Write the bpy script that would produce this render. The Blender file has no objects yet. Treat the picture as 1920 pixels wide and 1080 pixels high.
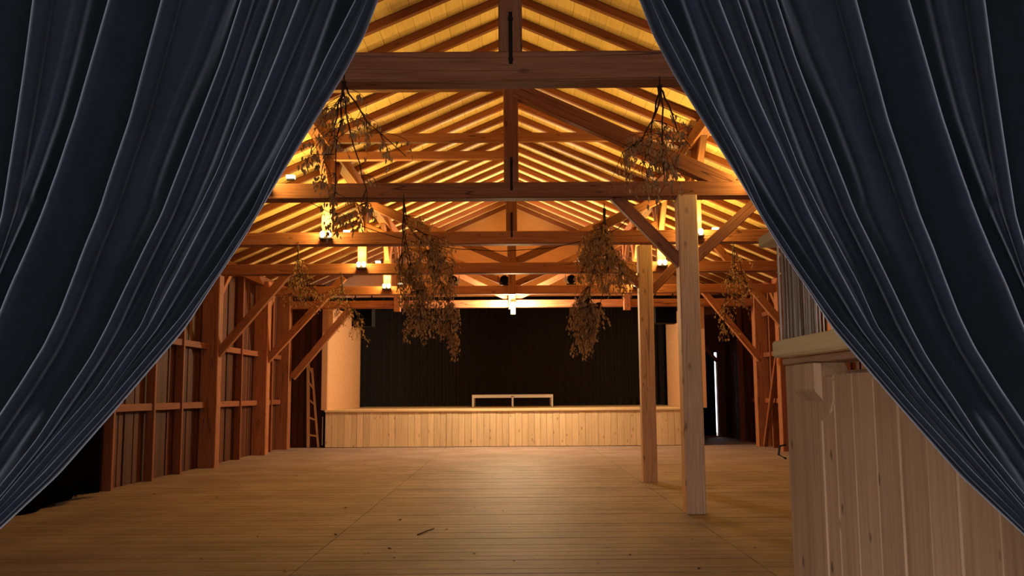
import bpy, math, random
from mathutils import Vector, Matrix
random.seed(7)
S = bpy.context.scene
COL = S.collection

# ------------------------------------------------------------------ camera, world, exposure
F_PX, EYE, PITCH, ROLL = 1700.0, 1.2, math.atan(197/1700), 0.007
cam = bpy.data.cameras.new('camera')
cam.sensor_width = 36; cam.lens = F_PX/1920*36; cam.clip_start = .05; cam.clip_end = 200
camo = bpy.data.objects.new('camera', cam); COL.objects.link(camo)
camo.matrix_world = Matrix.Translation((0, 0, EYE)) @ Matrix.Rotation(math.pi/2+PITCH, 4, 'X') @ Matrix.Rotation(-ROLL, 4, 'Z')
S.camera = camo
S.view_settings.view_transform = 'Standard'; S.view_settings.look = 'None'
S.view_settings.gamma = 1; S.view_settings.use_curve_mapping = False
S.view_settings.exposure = 0.0
S.cycles.use_denoising = True
S.cycles.max_bounces = 8; S.cycles.diffuse_bounces = 6
S.cycles.sample_clamp_indirect = 6
W = bpy.data.worlds.new('overcast_sky'); S.world = W; W.use_nodes = True
bg = W.node_tree.nodes['Background']
bg.inputs[0].default_value = (.95, .96, 1, 1); bg.inputs[1].default_value = 3.9
LAMP_COL = (1, .63, .14)
LAMP_W = 32.0
UP_W = 155.0

# ------------------------------------------------------------------ helpers
cP, sP = math.cos(PITCH), math.sin(PITCH)
def ray(px, py):
    dx, dy = px-960, py-540
    c, s = math.cos(ROLL), math.sin(ROLL)
    x, y = dx*c - dy*s, dx*s + dy*c
    u, v = x/F_PX, -y/F_PX
    return u, cP - v*sP, sP + v*cP
def at(px, py, Y):
    x, y, z = ray(px, py); k = Y/y
    return Vector((x*k, Y, EYE+z*k))
def ground(px, py, h=0.0):
    x, y, z = ray(px, py); k = (h-EYE)/z
    return Vector((x*k, y*k, h))

def tag(o, label=None, cat=None, group=None, kind=None):
    if label: o['label'] = label
    if cat: o['category'] = cat
    if group: o['group'] = group
    if kind: o['kind'] = kind
    return o
def empty(name, loc=(0, 0, 0)):
    o = bpy.data.objects.new(name, None); COL.objects.link(o); o.location = loc
    o.empty_display_size = .1
    return o
WORLD = {}
def put(o, M, parent=None):
    """link with world matrix M under parent (parents here carry their world matrix in WORLD)"""
    COL.objects.link(o)
    if parent is not None:
        o.parent = parent
        PM = WORLD.get(parent.name, Matrix.Translation(parent.location))
        o.matrix_local = PM.inverted() @ M
    else:
        o.matrix_local = M
    WORLD[o.name] = M.copy()
    return o
def mesh(name, vs, fs, mat, smooth=False):
    me = bpy.data.meshes.new(name); me.from_pydata([tuple(v) for v in vs], [], fs)
    me.materials.append(mat)
    if smooth: me.polygons.foreach_set('use_smooth', [True]*len(me.polygons))
    me.update(); return me
def obj(name, vs, fs, mat, parent=None, smooth=False, M=None):
    return put(bpy.data.objects.new(name, mesh(name, vs, fs, mat, smooth)), M or Matrix.Identity(4), parent)

_bars = {}
def bar_mesh(w, h, L, mat, ch):
    key = (round(w, 3), round(h, 3), round(L, 3), mat.name, ch)
    if key in _bars: return _bars[key]
    a, b = w/2, h/2; c = min(ch, a*.4, b*.4)
    ring = [(-a+c, -b), (a-c, -b), (a, -b+c), (a, b-c), (a-c, b), (-a+c, b), (-a, b-c), (-a, -b+c)]
    vs = [(x, y, -L/2) for x, y in ring] + [(x, y, L/2) for x, y in ring]
    fs = [(i, (i+1) % 8, 8+(i+1) % 8, 8+i) for i in range(8)] + [tuple(range(7, -1, -1)), tuple(range(8, 16))]
    _bars[key] = mesh('bar', vs, fs, mat); return _bars[key]
def bar(name, p, q, w, h, mat, parent=None, side=(1, 0, 0), ch=.008):
    """squared timber from p to q; w is its size along `side`, h across it; grain runs along local Z"""
    p, q = Vector(p), Vector(q); z = (q-p); L = z.length; z.normalize()
    x = Vector(side); x = (x - z*x.dot(z)).normalized(); y = z.cross(x)
    M = Matrix((x, y, z)).transposed().to_4x4(); M.translation = (p+q)/2
    return put(bpy.data.objects.new(name, bar_mesh(w, h, L, mat, ch)), M, parent)
def box(name, x0, x1, y0, y1, z0, z1, mat, parent=None, axis='z', ch=.004):
    """axis-aligned block with its grain along `axis`"""
    c = ((x0+x1)/2, (y0+y1)/2, (z0+z1)/2)
    if axis == 'z': return bar(name, (c[0], c[1], z0), (c[0], c[1], z1), x1-x0, y1-y0, mat, parent, (1, 0, 0), ch)
    if axis == 'x': return bar(name, (x0, c[1], c[2]), (x1, c[1], c[2]), y1-y0, z1-z0, mat, parent, (0, 1, 0), ch)
    return bar(name, (c[0], y0, c[2]), (c[0], y1, c[2]), x1-x0, z1-z0, mat, parent, (1, 0, 0), ch)

class MB:
    def __init__(s): s.v, s.f = [], []
    def add(s, vs, fs):
        n = len(s.v); s.v += [tuple(v) for v in vs]; s.f += [tuple(i+n for i in f) for f in fs]
    def box(s, x0, x1, y0, y1, z0, z1):
        s.add([(x, y, z) for x in (x0, x1) for y in (y0, y1) for z in (z0, z1)],
              [(0, 1, 3, 2), (4, 6, 7, 5), (0, 4, 5, 1), (2, 3, 7, 6), (0, 2, 6, 4), (1, 5, 7, 3)])
    def tube(s, pts, r0, r1, n=4):
        pts = [Vector(p) for p in pts]; rings = []; m = len(pts)
        for i, p in enumerate(pts):
            d = (pts[min(i+1, m-1)] - pts[max(i-1, 0)])
            if d.length < 1e-9: d = Vector((0, 0, 1))
            d.normalize(); a = d.orthogonal().normalized(); b = d.cross(a)
            r = r0+(r1-r0)*i/max(1, m-1)
            rings.append([p + a*(r*math.cos(2*math.pi*k/n)) + b*(r*math.sin(2*math.pi*k/n)) for k in range(n)])
        vs = [v for R in rings for v in R]; fs = []
        for i in range(m-1):
            for k in range(n):
                fs.append((i*n+k, i*n+(k+1) % n, (i+1)*n+(k+1) % n, (i+1)*n+k))
        fs.append(tuple(range(n-1, -1, -1))); fs.append(tuple(range((m-1)*n, m*n)))
        s.add(vs, fs)
    def lathe(s, prof, c, axis='z', n=16):
        vs, fs = [], []; c = Vector(c)
        for r, t in prof:
            for k in range(n):
                a = 2*math.pi*k/n; x, y = r*math.cos(a), r*math.sin(a)
                vs.append(c + (Vector((x, y, t)) if axis == 'z' else Vector((x, t, y)) if axis == 'y' else Vector((t, x, y))))
        for i in range(len(prof)-1):
            for k in range(n):
                fs.append((i*n+k, i*n+(k+1) % n, (i+1)*n+(k+1) % n, (i+1)*n+k))
        fs.append(tuple(range(n-1, -1, -1))); fs.append(tuple(range((len(prof)-1)*n, len(prof)*n)))
        s.add(vs, fs)
    def build(s, name, mat, parent=None, smooth=False): return obj(name, s.v, s.f, mat, parent, smooth)

# ------------------------------------------------------------------ materials
def new_mat(name):
    m = bpy.data.materials.new(name); m.use_nodes = True
    nt = m.node_tree; return m, nt, nt.nodes['Principled BSDF']
def plain(name, col, rough=.6, metal=0, emit=None, estr=0, spec=.2):
    m, nt, b = new_mat(name)
    b.inputs['Base Color'].default_value = (*col, 1); b.inputs['Roughness'].default_value = rough
    b.inputs['Metallic'].default_value = metal; b.inputs['Specular IOR Level'].default_value = spec
    n = nt.nodes.new('ShaderNodeTexNoise'); n.inputs['Scale'].default_value = 30
    mx = nt.nodes.new('ShaderNodeMix'); mx.data_type = 'RGBA'
    mx.inputs[6].default_value = (*[c*.85 for c in col], 1); mx.inputs[7].default_value = (*[min(1, c*1.12) for c in col], 1)
    nt.links.new(n.outputs['Fac'], mx.inputs[0]); nt.links.new(mx.outputs[2], b.inputs['Base Color'])
    if emit:
        b.inputs['Emission Color'].default_value = (*emit, 1); b.inputs['Emission Strength'].default_value = estr
    return m
def wood(name, lo, hi, knot=.55, knot_col=None, ks=(7.5, 7.5, 3.4), kr_=(.07, .17), rough=.65, vary=.25, grain=(14, 14, 1.0), crack=0.0, dust=None):
    m, nt, b = new_mat(name); L = nt.links.new; N = nt.nodes.new
    tc = N('ShaderNodeTexCoord'); oi = N('ShaderNodeObjectInfo')
    sc = N('ShaderNodeVectorMath'); sc.operation = 'SCALE'; sc.inputs[0].default_value = (37, 53, 71); L(oi.outputs['Random'], sc.inputs['Scale'])
    ad = N('ShaderNodeVectorMath'); ad.operation = 'ADD'; L(tc.outputs['Object'], ad.inputs[0]); L(sc.outputs[0], ad.inputs[1])
    mp = N('ShaderNodeMapping'); mp.inputs['Scale'].default_value = grain; L(ad.outputs[0], mp.inputs[0])
    n1 = N('ShaderNodeTexNoise'); n1.inputs['Scale'].default_value = 2.2; n1.inputs['Detail'].default_value = 5; n1.inputs['Distortion'].default_value = .6; L(mp.outputs[0], n1.inputs['Vector'])
    mp2 = N('ShaderNodeMapping'); mp2.inputs['Scale'].default_value = (grain[0]*6, grain[1]*6, grain[2]*1.2); L(ad.outputs[0], mp2.inputs[0])
    n2 = N('ShaderNodeTexNoise'); n2.inputs['Scale'].default_value = 1.6; n2.inputs['Detail'].default_value = 3; L(mp2.outputs[0], n2.inputs['Vector'])
    av = N('ShaderNodeMath'); av.operation = 'MULTIPLY_ADD'; av.inputs[1].default_value = .55; L(n1.outputs['Fac'], av.inputs[0])
    h2 = N('ShaderNodeMath'); h2.operation = 'MULTIPLY'; h2.inputs[1].default_value = .45; L(n2.outputs['Fac'], h2.inputs[0]); L(h2.outputs[0], av.inputs[2])
    cr = N('ShaderNodeValToRGB'); e = cr.color_ramp.elements
    e[0].position = .33; e[0].color = (*lo, 1); e[1].position = .66; e[1].color = (*hi, 1); L(av.outputs[0], cr.inputs[0])
    # each piece a little lighter or darker
    mr = N('ShaderNodeMapRange'); mr.inputs[3].default_value = 1-vary; mr.inputs[4].default_value = 1+vary*.6; L(oi.outputs['Random'], mr.inputs[0])
    hv = N('ShaderNodeHueSaturation'); L(mr.outputs[0], hv.inputs['Value']); L(cr.outputs[0], hv.inputs['Color'])
    # knots
    mk = N('ShaderNodeMapping'); mk.inputs['Scale'].default_value = ks; L(ad.outputs[0], mk.inputs[0])
    vo = N('ShaderNodeTexVoronoi'); vo.inputs['Scale'].default_value = 1.0; L(mk.outputs[0], vo.inputs['Vector'])
    kr = N('ShaderNodeMapRange'); kr.inputs[1].default_value = kr_[0]; kr.inputs[2].default_value = kr_[1]; kr.inputs[3].default_value = knot; kr.inputs[4].default_value = 0; L(vo.outputs['Distance'], kr.inputs[0])
    mx = N('ShaderNodeMix'); mx.data_type = 'RGBA'; L(kr.outputs[0], mx.inputs[0]); L(hv.outputs[0], mx.inputs[6])
    kc = knot_col or tuple(c*.35 for c in lo); mx.inputs[7].default_value = (*kc, 1)
    out = mx.outputs[2]
    if crack:
        mc = N('ShaderNodeMapping'); mc.inputs['Scale'].default_value = (9, 9, .35); L(ad.outputs[0], mc.inputs[0])
        nc = N('ShaderNodeTexNoise'); nc.inputs['Scale'].default_value = 1; nc.inputs['Detail'].default_value = 1; L(mc.outputs[0], nc.inputs['Vector'])
        sb = N('ShaderNodeMath'); sb.operation = 'SUBTRACT'; sb.inputs[1].default_value = .5; L(nc.outputs['Fac'], sb.inputs[0])
        ab = N('ShaderNodeMath'); ab.operation = 'ABSOLUTE'; L(sb.outputs[0], ab.inputs[0])
        c2 = N('ShaderNodeMapRange'); c2.inputs[1].default_value = .002; c2.inputs[2].default_value = .008; c2.inputs[3].default_value = crack; c2.inputs[4].default_value = 0; L(ab.outputs[0], c2.inputs[0])
        m2 = N('ShaderNodeMix'); m2.data_type = 'RGBA'; L(c2.outputs[0], m2.inputs[0]); L(out, m2.inputs[6]); m2.inputs[7].default_value = (*[c*.2 for c in lo], 1)
        out = m2.outputs[2]
    if dust:
        ge = N('ShaderNodeNewGeometry')
        nd = N('ShaderNodeTexNoise'); nd.inputs['Scale'].default_value = 1.1; nd.inputs['Detail'].default_value = 6; nd.inputs['Roughness'].default_value = .7; L(ge.outputs['Position'], nd.inputs['Vector'])
        dr = N('ShaderNodeMapRange'); dr.inputs[1].default_value = .42; dr.inputs[2].default_value = .66; dr.inputs[4].default_value = .6; L(nd.outputs['Fac'], dr.inputs[0])
        m3 = N('ShaderNodeMix'); m3.data_type = 'RGBA'; L(dr.outputs[0], m3.inputs[0]); L(out, m3.inputs[6]); m3.inputs[7].default_value = (*dust, 1)
        ns = N('ShaderNodeTexNoise'); ns.inputs['Scale'].default_value = 9; ns.inputs['Detail'].default_value = 4; L(ge.outputs['Position'], ns.inputs['Vector'])
        sr = N('ShaderNodeMapRange'); sr.inputs[1].default_value = .68; sr.inputs[2].default_value = .74; sr.inputs[4].default_value = .6; L(ns.outputs['Fac'], sr.inputs[0])
        m4 = N('ShaderNodeMix'); m4.data_type = 'RGBA'; L(sr.outputs[0], m4.inputs[0]); L(m3.outputs[2], m4.inputs[6]); m4.inputs[7].default_value = (*[c*.3 for c in lo], 1)
        out = m4.outputs[2]
    L(out, b.inputs['Base Color']); b.inputs['Roughness'].default_value = rough
    b.inputs['Specular IOR Level'].default_value = .25
    bp = N('ShaderNodeBump'); bp.inputs['Strength'].default_value = .25; bp.inputs['Distance'].default_value = .01
    L(av.outputs[0], bp.inputs['Height']); L(bp.outputs[0], b.inputs['Normal'])
    return m
M_TIMBER = wood('timber', (.24, .084, .037), (.42, .168, .08), crack=.8)
M_POST = wood('post_timber', (.60, .36, .20), (.84, .57, .36), crack=.6, vary=.08)
M_RAFT = wood('rafter_timber', (.16, .048, .018), (.28, .095, .038), vary=.3)
M_ROOF = wood('roof_boards', (.73, .50, .20), (.85, .62, .28), knot=.25, vary=.08)
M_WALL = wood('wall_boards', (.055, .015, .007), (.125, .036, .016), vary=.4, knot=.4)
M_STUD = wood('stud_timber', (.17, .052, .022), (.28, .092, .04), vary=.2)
M_STAGE = wood('stage_pine', (.62, .46, .29), (.82, .64, .43), knot=.6, knot_col=(.30, .14, .05), vary=.14)
M_DECK = wood('deck_pine', (.62, .44, .25), (.74, .56, .34), knot=.3, vary=.1)
M_FLOOR = wood('floor_boards', (.155, .108, .10), (.265, .193, .178), knot=.35, vary=.16, dust=(.36, .285, .26))
M_BAR = wood('bar_pine', (.52, .30, .16), (.76, .49, .28), knot=.75, knot_col=(.10, .05, .03), vary=.14, grain=(9, 9, 1), ks=(13, 13, 8), kr_=(.06, .13))
M_TOP = wood('bar_top_pine', (.86, .60, .26), (.97, .75, .38), knot=.3, vary=.05)
M_PLASTER = plain('plaster', (.66, .36, .18), .9)
M_CREAM = plain('cream_panel', (.64, .37, .21), .85)
M_BLACK = plain('black_paint', (.012, .011, .011), .7, spec=.05)
M_IRON = plain('iron', (.02, .016, .014), .5, .6)
M_ALU = plain('aluminium', (.80, .74, .62), .4, .3)
M_VOID = plain('black_cloth', (.003, .003, .003), .95, spec=0)
M_WIRE = plain('cable_rubber', (.03, .02, .015), .6)
M_WHITE = plain('white_plastic', (.8, .8, .78), .5, emit=(1, .86, .55), estr=4)
M_BULB = plain('lamp_glow', (1, .8, .5), .4, emit=(1, .72, .30), estr=30)
M_GLOW = plain('tube_glow', (1, .8, .4), .4, emit=(1, .70, .20), estr=3.2)
M_TWIG = plain('birch_twig', (.05, .028, .016), .8)
def leaf_mat():
    m, nt, b = new_mat('dry_leaf'); L = nt.links.new; N = nt.nodes.new
    oi = N('ShaderNodeTexNoise'); oi.inputs['Scale'].default_value = 18
    cr = N('ShaderNodeValToRGB'); e = cr.color_ramp.elements; e[0].position = .35; e[0].color = (.32, .165, .065, 1); e[1].position = .65; e[1].color = (.62, .38, .18, 1)
    L(oi.outputs['Fac'], cr.inputs[0]); L(cr.outputs[0], b.inputs['Base Color']); b.inputs['Roughness'].default_value = .7; b.inputs['Specular IOR Level'].default_value = .2
    tr = N('ShaderNodeBsdfTranslucent'); L(cr.outputs[0], tr.inputs[0])
    mx = N('ShaderNodeMixShader'); mx.inputs[0].default_value = .3; L(b.outputs[0], mx.inputs[1]); L(tr.outputs[0], mx.inputs[2])
    L(mx.outputs[0], nt.nodes['Material Output'].inputs[0]); return m
M_LEAF = leaf_mat()
M_STRA = plain('string_grey', (.42, .32, .24), .9)
M_STRB = plain('string_brown', (.20, .12, .075), .9)
M_STRC = plain('string_pale', (.65, .54, .42), .9)
def cloth(name, col, sheen, tint, srough, wv=120):
    m, nt, b = new_mat(name); L = nt.links.new; N = nt.nodes.new
    tc = N('ShaderNodeTexCoord'); n = N('ShaderNodeTexNoise'); n.inputs['Scale'].default_value = wv; n.inputs['Detail'].default_value = 4
    L(tc.outputs['Object'], n.inputs['Vector'])
    n0 = N('ShaderNodeTexNoise'); n0.inputs['Scale'].default_value = 9; n0.inputs['Detail'].default_value = 3; L(tc.outputs['Object'], n0.inputs['Vector'])
    ad = N('ShaderNodeMath'); ad.operation = 'ADD'; L(n.outputs['Fac'], ad.inputs[0]); L(n0.outputs['Fac'], ad.inputs[1])
    cr = N('ShaderNodeValToRGB'); e = cr.color_ramp.elements; e[0].position = .35; e[1].position = .65
    hf = N('ShaderNodeMath'); hf.operation = 'MULTIPLY'; hf.inputs[1].default_value = .5; L(ad.outputs[0], hf.inputs[0]); L(hf.outputs[0], cr.inputs[0])
    e[0].color = (*[c*.7 for c in col], 1); e[1].color = (*[c*1.35 for c in col], 1); L(cr.outputs[0], b.inputs['Base Color'])
    b.inputs['Roughness'].default_value = .9; b.inputs['Specular IOR Level'].default_value = .1
    b.inputs['Sheen Weight'].default_value = sheen; b.inputs['Sheen Tint'].default_value = (*tint, 1); b.inputs['Sheen Roughness'].default_value = srough
    bp = N('ShaderNodeBump'); bp.inputs['Strength'].default_value = .15; bp.inputs['Distance'].default_value = .002; L(n.outputs['Fac'], bp.inputs['Height']); L(bp.outputs[0], b.inputs['Normal'])
    return m
M_VELVET = cloth('blue_velvet', (.0036, .0052, .0080), .50, (.80, .84, 1.0), .34)
M_BACKDROP = cloth('black_molton', (.020, .014, .012), .2, (1, .9, .8), .5, 40)

# ------------------------------------------------------------------ hall dimensions
RIDGE, SLOPE = 5.98, .44                 # underside of the roof boards
XL, XR = -5.22, 5.66                     # inner faces of the board walls
TIE_B, TIE_T = 3.215, 3.405
TY = [5.75, 9.25, 12.45, 15.4, 18.5, 20.3]
Y0, YG = -.95, 22.6                      # open near end, gable
roof = lambda x: RIDGE - SLOPE*abs(x)

# floor ------------------------------------------------------------
floor = tag(obj('floor', *(lambda m: (m.v, m.f))((lambda m: (m.box(-7, 7, Y0-6, 28, -.25, -.035), m)[1])(MB())), M_FLOOR), kind='structure')
PW = .165; SEAM = [XL-.3, -1.5, 1.72, 5.9]
rest = MB(); y = Y0-5; i = 0
while y < 20.9:
    for a, b in zip(SEAM[:-1], SEAM[1:]):
        j = random.uniform(-.06, .06)
        if 5.2 < y < 15.2:
            dz = random.uniform(-.003, 0)
            box('floor_plank', a+.003, b-.003, y+.002, y+PW-.002, -.035, dz, M_FLOOR, floor, 'x', .003)
        else:
            rest.box(a+.003, b-.003, y+.002, y+PW-.002, -.035, -.001)
    y += PW
while y < 26.5:
    rest.box(4.05, 6.2, y+.002, y+PW-.002, -.035, -.001); y += PW
tag(rest.build('floor_boards', M_FLOOR, floor), kind='stuff')

# side walls ---------------------------------------------------------
def side_wall(name, x, sgn, ya, yb, studs, rails):
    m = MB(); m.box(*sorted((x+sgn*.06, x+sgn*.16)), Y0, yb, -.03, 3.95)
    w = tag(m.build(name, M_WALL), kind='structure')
    y = ya; wd = .155
    while y < yb-.02:
        p = random.uniform(.015, .05)
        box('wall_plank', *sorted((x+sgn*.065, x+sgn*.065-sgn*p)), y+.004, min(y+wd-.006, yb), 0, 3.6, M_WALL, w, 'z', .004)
        y += wd
    for sy in studs:
        box('stud', *sorted((x+sgn*.015, x-sgn*.11)), sy-.032, sy+.032, 0, 3.5, M_STUD, w, 'z')
    for (za, ra, rb) in rails:
        box('rail', *sorted((x+sgn*.015, x-sgn*.085)), ra, rb, za-.05, za+.05, M_STUD, w, 'y')
    box('wall_plate', *sorted((x+sgn*.05, x-sgn*.16)), Y0+2, yb, 3.42, 3.6, M_STUD, w, 'y')
    return w
rails_l = [(z, a, b) for z in (1.04, 2.02) for a, b in ((10.9, 15.35), (15.55, 18.4), (18.6, 20.95))]
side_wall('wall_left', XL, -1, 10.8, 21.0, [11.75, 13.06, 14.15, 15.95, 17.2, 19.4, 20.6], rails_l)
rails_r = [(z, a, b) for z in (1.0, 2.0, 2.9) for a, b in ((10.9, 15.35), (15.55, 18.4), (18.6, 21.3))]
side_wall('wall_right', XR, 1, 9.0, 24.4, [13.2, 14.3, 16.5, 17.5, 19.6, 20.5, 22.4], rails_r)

# roof (ceiling) --------------------------------------------------------
XE = 6.1
m = MB()
for sg in (-1, 1):
    a, b = (0, RIDGE+.05), (sg*XE, roof(XE)+.05)
    vs = [(x, yy, z+t) for yy in (Y0, YG+.1) for x, z in (a, b) for t in (0, .1)]
    m.add(vs, [(0, 1, 3, 2), (4, 6, 7, 5), (0, 4, 5, 1), (2, 3, 7, 6), (0, 2, 6, 4), (1, 5, 7, 3)])
ceiling = tag(m.build('ceiling', M_ROOF), kind='structure')
bw = .205
cs = 1/math.hypot(1, SLOPE); nb = int(XE/(bw*cs))
for sg in (-1, 1):
    for k in range(nb):
        xm = sg*(k+.5)*bw*cs; zm = roof(xm)+.02+random.uniform(0, .004)
        bar('roof_board', (xm, Y0+.2, zm), (xm, YG, zm), bw-.0025, .03, M_ROOF, ceiling, (cs, 0, -sg*SLOPE*cs), .003)
y = .35; RS = .67; rh = .09
while y < YG-.1:
    for sg in (-1, 1):
        off = -(rh/2)/cs
        jy = random.uniform(-.02, .02)
        bar('rafter', (0, y+jy, RIDGE+off), (sg*5.95, y+jy, roof(5.95)+off), .085, rh, M_RAFT, ceiling, (0, 1, 0))
    y += RS
PX = 2.56
for sg in (-1, 1):
    zt = roof(PX)-rh/cs+.01
    box('purlin', sg*PX-.08, sg*PX+.08, .5, YG, zt-.19, zt, M_TIMBER, ceiling, 'y')
PUR_B = roof(PX)-rh/cs+.01-.19
# gable wall above the stage opening
gz = 3.62
pts = [(-5.9, gz), (5.9, gz), (5.9, roof(5.9)), (0, RIDGE+.04), (-5.9, roof(5.9))]
pts = [(-5.9, roof(5.9)-.02), (5.9, roof(5.9)-.02), (0, RIDGE+.04)] if roof(5.9) > gz else [(-5.4, gz), (5.4, gz), (0, RIDGE+.04)]
vs = [(x, YG, z) for x, z in pts]+[(x, YG+.15, z) for x, z in pts]; n = len(pts)
tag(obj('wall_back', vs, [tuple(range(n)), tuple(range(2*n-1, n-1, -1))]+[(i, i+n, (i+1) % n+n, (i+1) % n) for i in range(n)], M_PLASTER), kind='structure')

# unseen front wall added to shape the daylight, its opening sized for that
m = MB(); EX0, EX1, EZ = -1.6, 2.4, 2.9
m.box(XL-.2, EX0, Y0, Y0+.1, -.03, 3.9); m.box(EX1, XR+.2, Y0, Y0+.1, -.03, 3.9); m.box(EX0, EX1, Y0, Y0+.1, EZ, 3.9)
m.add([(x, yy, z) for yy in (Y0, Y0+.1) for x, z in ((-6, 3.3), (6, 3.3), (0, RIDGE+.06))], [(0, 1, 2), (3, 5, 4), (0, 3, 4, 1), (1, 4, 5, 2), (2, 5, 3, 0)])
tag(m.build('wall_daylight_mask', M_WALL), kind='structure')

# stage house (black box behind the opening, added to keep sky light out)
m = MB()
YD_ = 24.4; m.box(-6.2, 4.5, 27.6, 27.8, -.03, 4.2); m.box(-6.3, -5.6, YG-.1, 27.8, -.03, 4.2); m.box(4.46, 4.58, YD_+.13, 27.8, -.03, 4.2); m.box(-6.3, 4.58, YG+.12, 27.8, 4.0, 4.2); m.box(4.46, 6.3, YG+.12, YD_+.12, 3.85, 4.0)
tag(m.build('wall_rear', M_BLACK), kind='structure')

# ------------------------------------------------------------------ roof trusses
ORD = ['nearest', 'second', 'third', 'fourth', 'fifth', 'sixth']
TL = ['nearest roof truss, its dark heavy tie beam running between the velvet curtains',
      'second roof truss from the front, its cracked tie beam resting on the nearest post',
      'third roof truss from the front, with two long collar beams under the roof',
      'fourth roof truss from the front, with long braces to its wall posts',
      'fifth roof truss from the front, with three black stage spotlights standing on its tie beam',
      'farthest roof truss, its low tie beam in front of the black stage curtain']
trusses = []
for k, Y in enumerate(TY):
    T = tag(empty('roof_truss', (0, Y, 0)), TL[k], 'roof truss', 'timber roof trusses across the hall'); trusses.append(T)
    tb, tt = TIE_B, TIE_T
    tt, tb = [at(960, q, Y-.09).z for q in ((95, 150), (341, 371), (433, 457), (492, 512), (535, 551), (562, 576))[k]]
    box('tie_beam', XL-.02, XR+.02, Y-.09, Y+.09, tb, tt, M_TIMBER, T, 'x', .012)
    kw = .155 if k < 3 else .15
    kb = tt-.002 if k < 4 else tb-.02
    ky = Y if k < 4 else Y-.12
    if k == 5: kb = 3.06
    kt = RIDGE-.16
    box('king_post', -kw/2, kw/2, ky-.075, ky+.075, kb, kt, M_TIMBER, T, 'z', .01)
    if k < 3:
        s_ = MB(); s_.box(-.010, .014, ky-.098, ky-.074, tt-.09, tt+.26); s_.box(-.014, .018, ky-.106, ky-.097, tt-.07, tt-.05); s_.box(-.014, .018, ky-.106, ky-.097, tt+.2, tt+.22)
        s_.build('iron_strap', M_IRON, T)
    for sg in (-1, 1):
        if k >= 1:
            qx = sg*PX
            qb = tt-.002 if k < 5 else 3.02
            qy = Y if k < 5 else Y-.17
            box('queen_post', qx-.075, qx+.075, qy-.075, qy+.075, qb, PUR_B+.01, M_TIMBER, T, 'z', .01)
        if k in (2, 3):      # strut from the tie beam up to the queen post
            bar('strut', (sg*1.15, Y-.02, tt+.02), (sg*(PX-.05), Y-.02, tt+.66), .09, .12, M_TIMBER, T, (0, 1, 0))
        if k >= 3:           # V struts from the foot of the king post
            bar('strut', (sg*.06, Y+.03, tt+.03), (sg*(PX-.06), Y+.03, PUR_B-.08), .09, .13, M_TIMBER, T, (0, 1, 0))
        if k >= 2:           # longitudinal purlin brace at each queen post
            bar('purlin_brace', (sg*PX, Y+.06, PUR_B-.62), (sg*PX, Y+.72, PUR_B+.03), .09, .1, M_TIMBER, T, (1, 0, 0))
            bar('purlin_brace', (sg*PX, Y-.06, PUR_B-.62), (sg*PX, Y-.72, PUR_B+.03), .09, .1, M_TIMBER, T, (1, 0, 0))
    if k == 1:
        a = at(945, 162, Y); c = at(612, 162, Y)
        box('collar_beam', c.x, -.07, Y-.06, Y+.06, a.z-.04, a.z+.045, M_TIMBER, T, 'x')
        p, q = at(968, 172, Y), at(1372, 350, Y); p.y = q.y = Y-.03
        bar('principal_rafter', p, q, .12, .17, M_TIMBER, T, (0, 1, 0), .01)
    if k == 2:
        a = at(800, 259, Y); box('collar_beam', -PX, PX, Y-.02, Y+.06, a.z-.06, a.z+.065, M_TIMBER, T, 'x')
        a = at(800, 293, Y); box('collar_beam', -PX, -.07, Y-.05, Y+.05, a.z-.055, a.z+.06, M_TIMBER, T, 'x')
    # wall posts and their braces
    if k >= 3:
        for sg, xw in ((-1, XL), (1, XR)):
            box('wall_post', *sorted((xw+sg*.03, xw-sg*.26)), Y-.12, Y+.12, 0, 3.5, M_TIMBER, T, 'z', .012)
    if k == 3:
        bar('brace', at(388, 688, Y), at(548, 503, Y), .13, .13, M_TIMBER, T, (0, 1, 0)); bar('brace', at(1472, 614, Y), at(1338, 455, Y), .12, .12, M_TIMBER, T, (0, 1, 0))
    if k == 4:
        bar('brace', at(478, 700, Y), at(645, 520, Y), .13, .14, M_TIMBER, T, (0, 1, 0)); bar('brace', at(1425, 674, Y), at(1309, 534, Y), .12, .12, M_TIMBER, T, (0, 1, 0))
    if k == 5:
        bar('brace', at(548, 708, Y), at(655, 582, Y), .14, .15, M_TIMBER, T, (0, 1, 0)); pass
    if k in (3, 4):          # braces along the walls up to the plate
        for sg, xw in ((-1, XL), (1, XR)):
            bar('plate_brace', (xw-sg*.1, Y+.1, 2.72), (xw-sg*.1, Y+.95, 3.45), .1, .1, M_TIMBER, T, (1, 0, 0))

# freestanding posts ----------------------------------------------------------
def post(px0, px1, py, k, label, braces):
    Y = TY[k]
    f0, f1 = ground(px0, py), ground(px1, py)
    cx = (f0.x+f1.x)/2*Y/f0.y; w = (f1.x-f0.x)*Y/f0.y
    T = tag(empty('timber_post', (cx, Y, 0)), label, 'post', 'freestanding posts beside the dance floor')
    box('shaft', cx-w/2, cx+w/2, Y-w/2, Y+w/2, 0, TIE_B-.001, M_POST, T, 'z', .012)
    for a, b in braces:
        p, q = at(*a, Y), at(*b, Y)
        bar('brace', p, q, .11, .115, M_TIMBER, T, (0, 1, 0))
post(1284, 1322, 965, 1, 'thick square timber post nearest to the bar counter, braced on two sides',
     [((1152, 368), (1287, 504)), ((1299, 488), (1413, 384))])
post(1205, 1232, 903, 2, 'second square timber post, farther from the bar and nearer to the stage',
     [((1118, 455), (1212, 545)), ((1222, 545), (1300, 462))])

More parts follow.
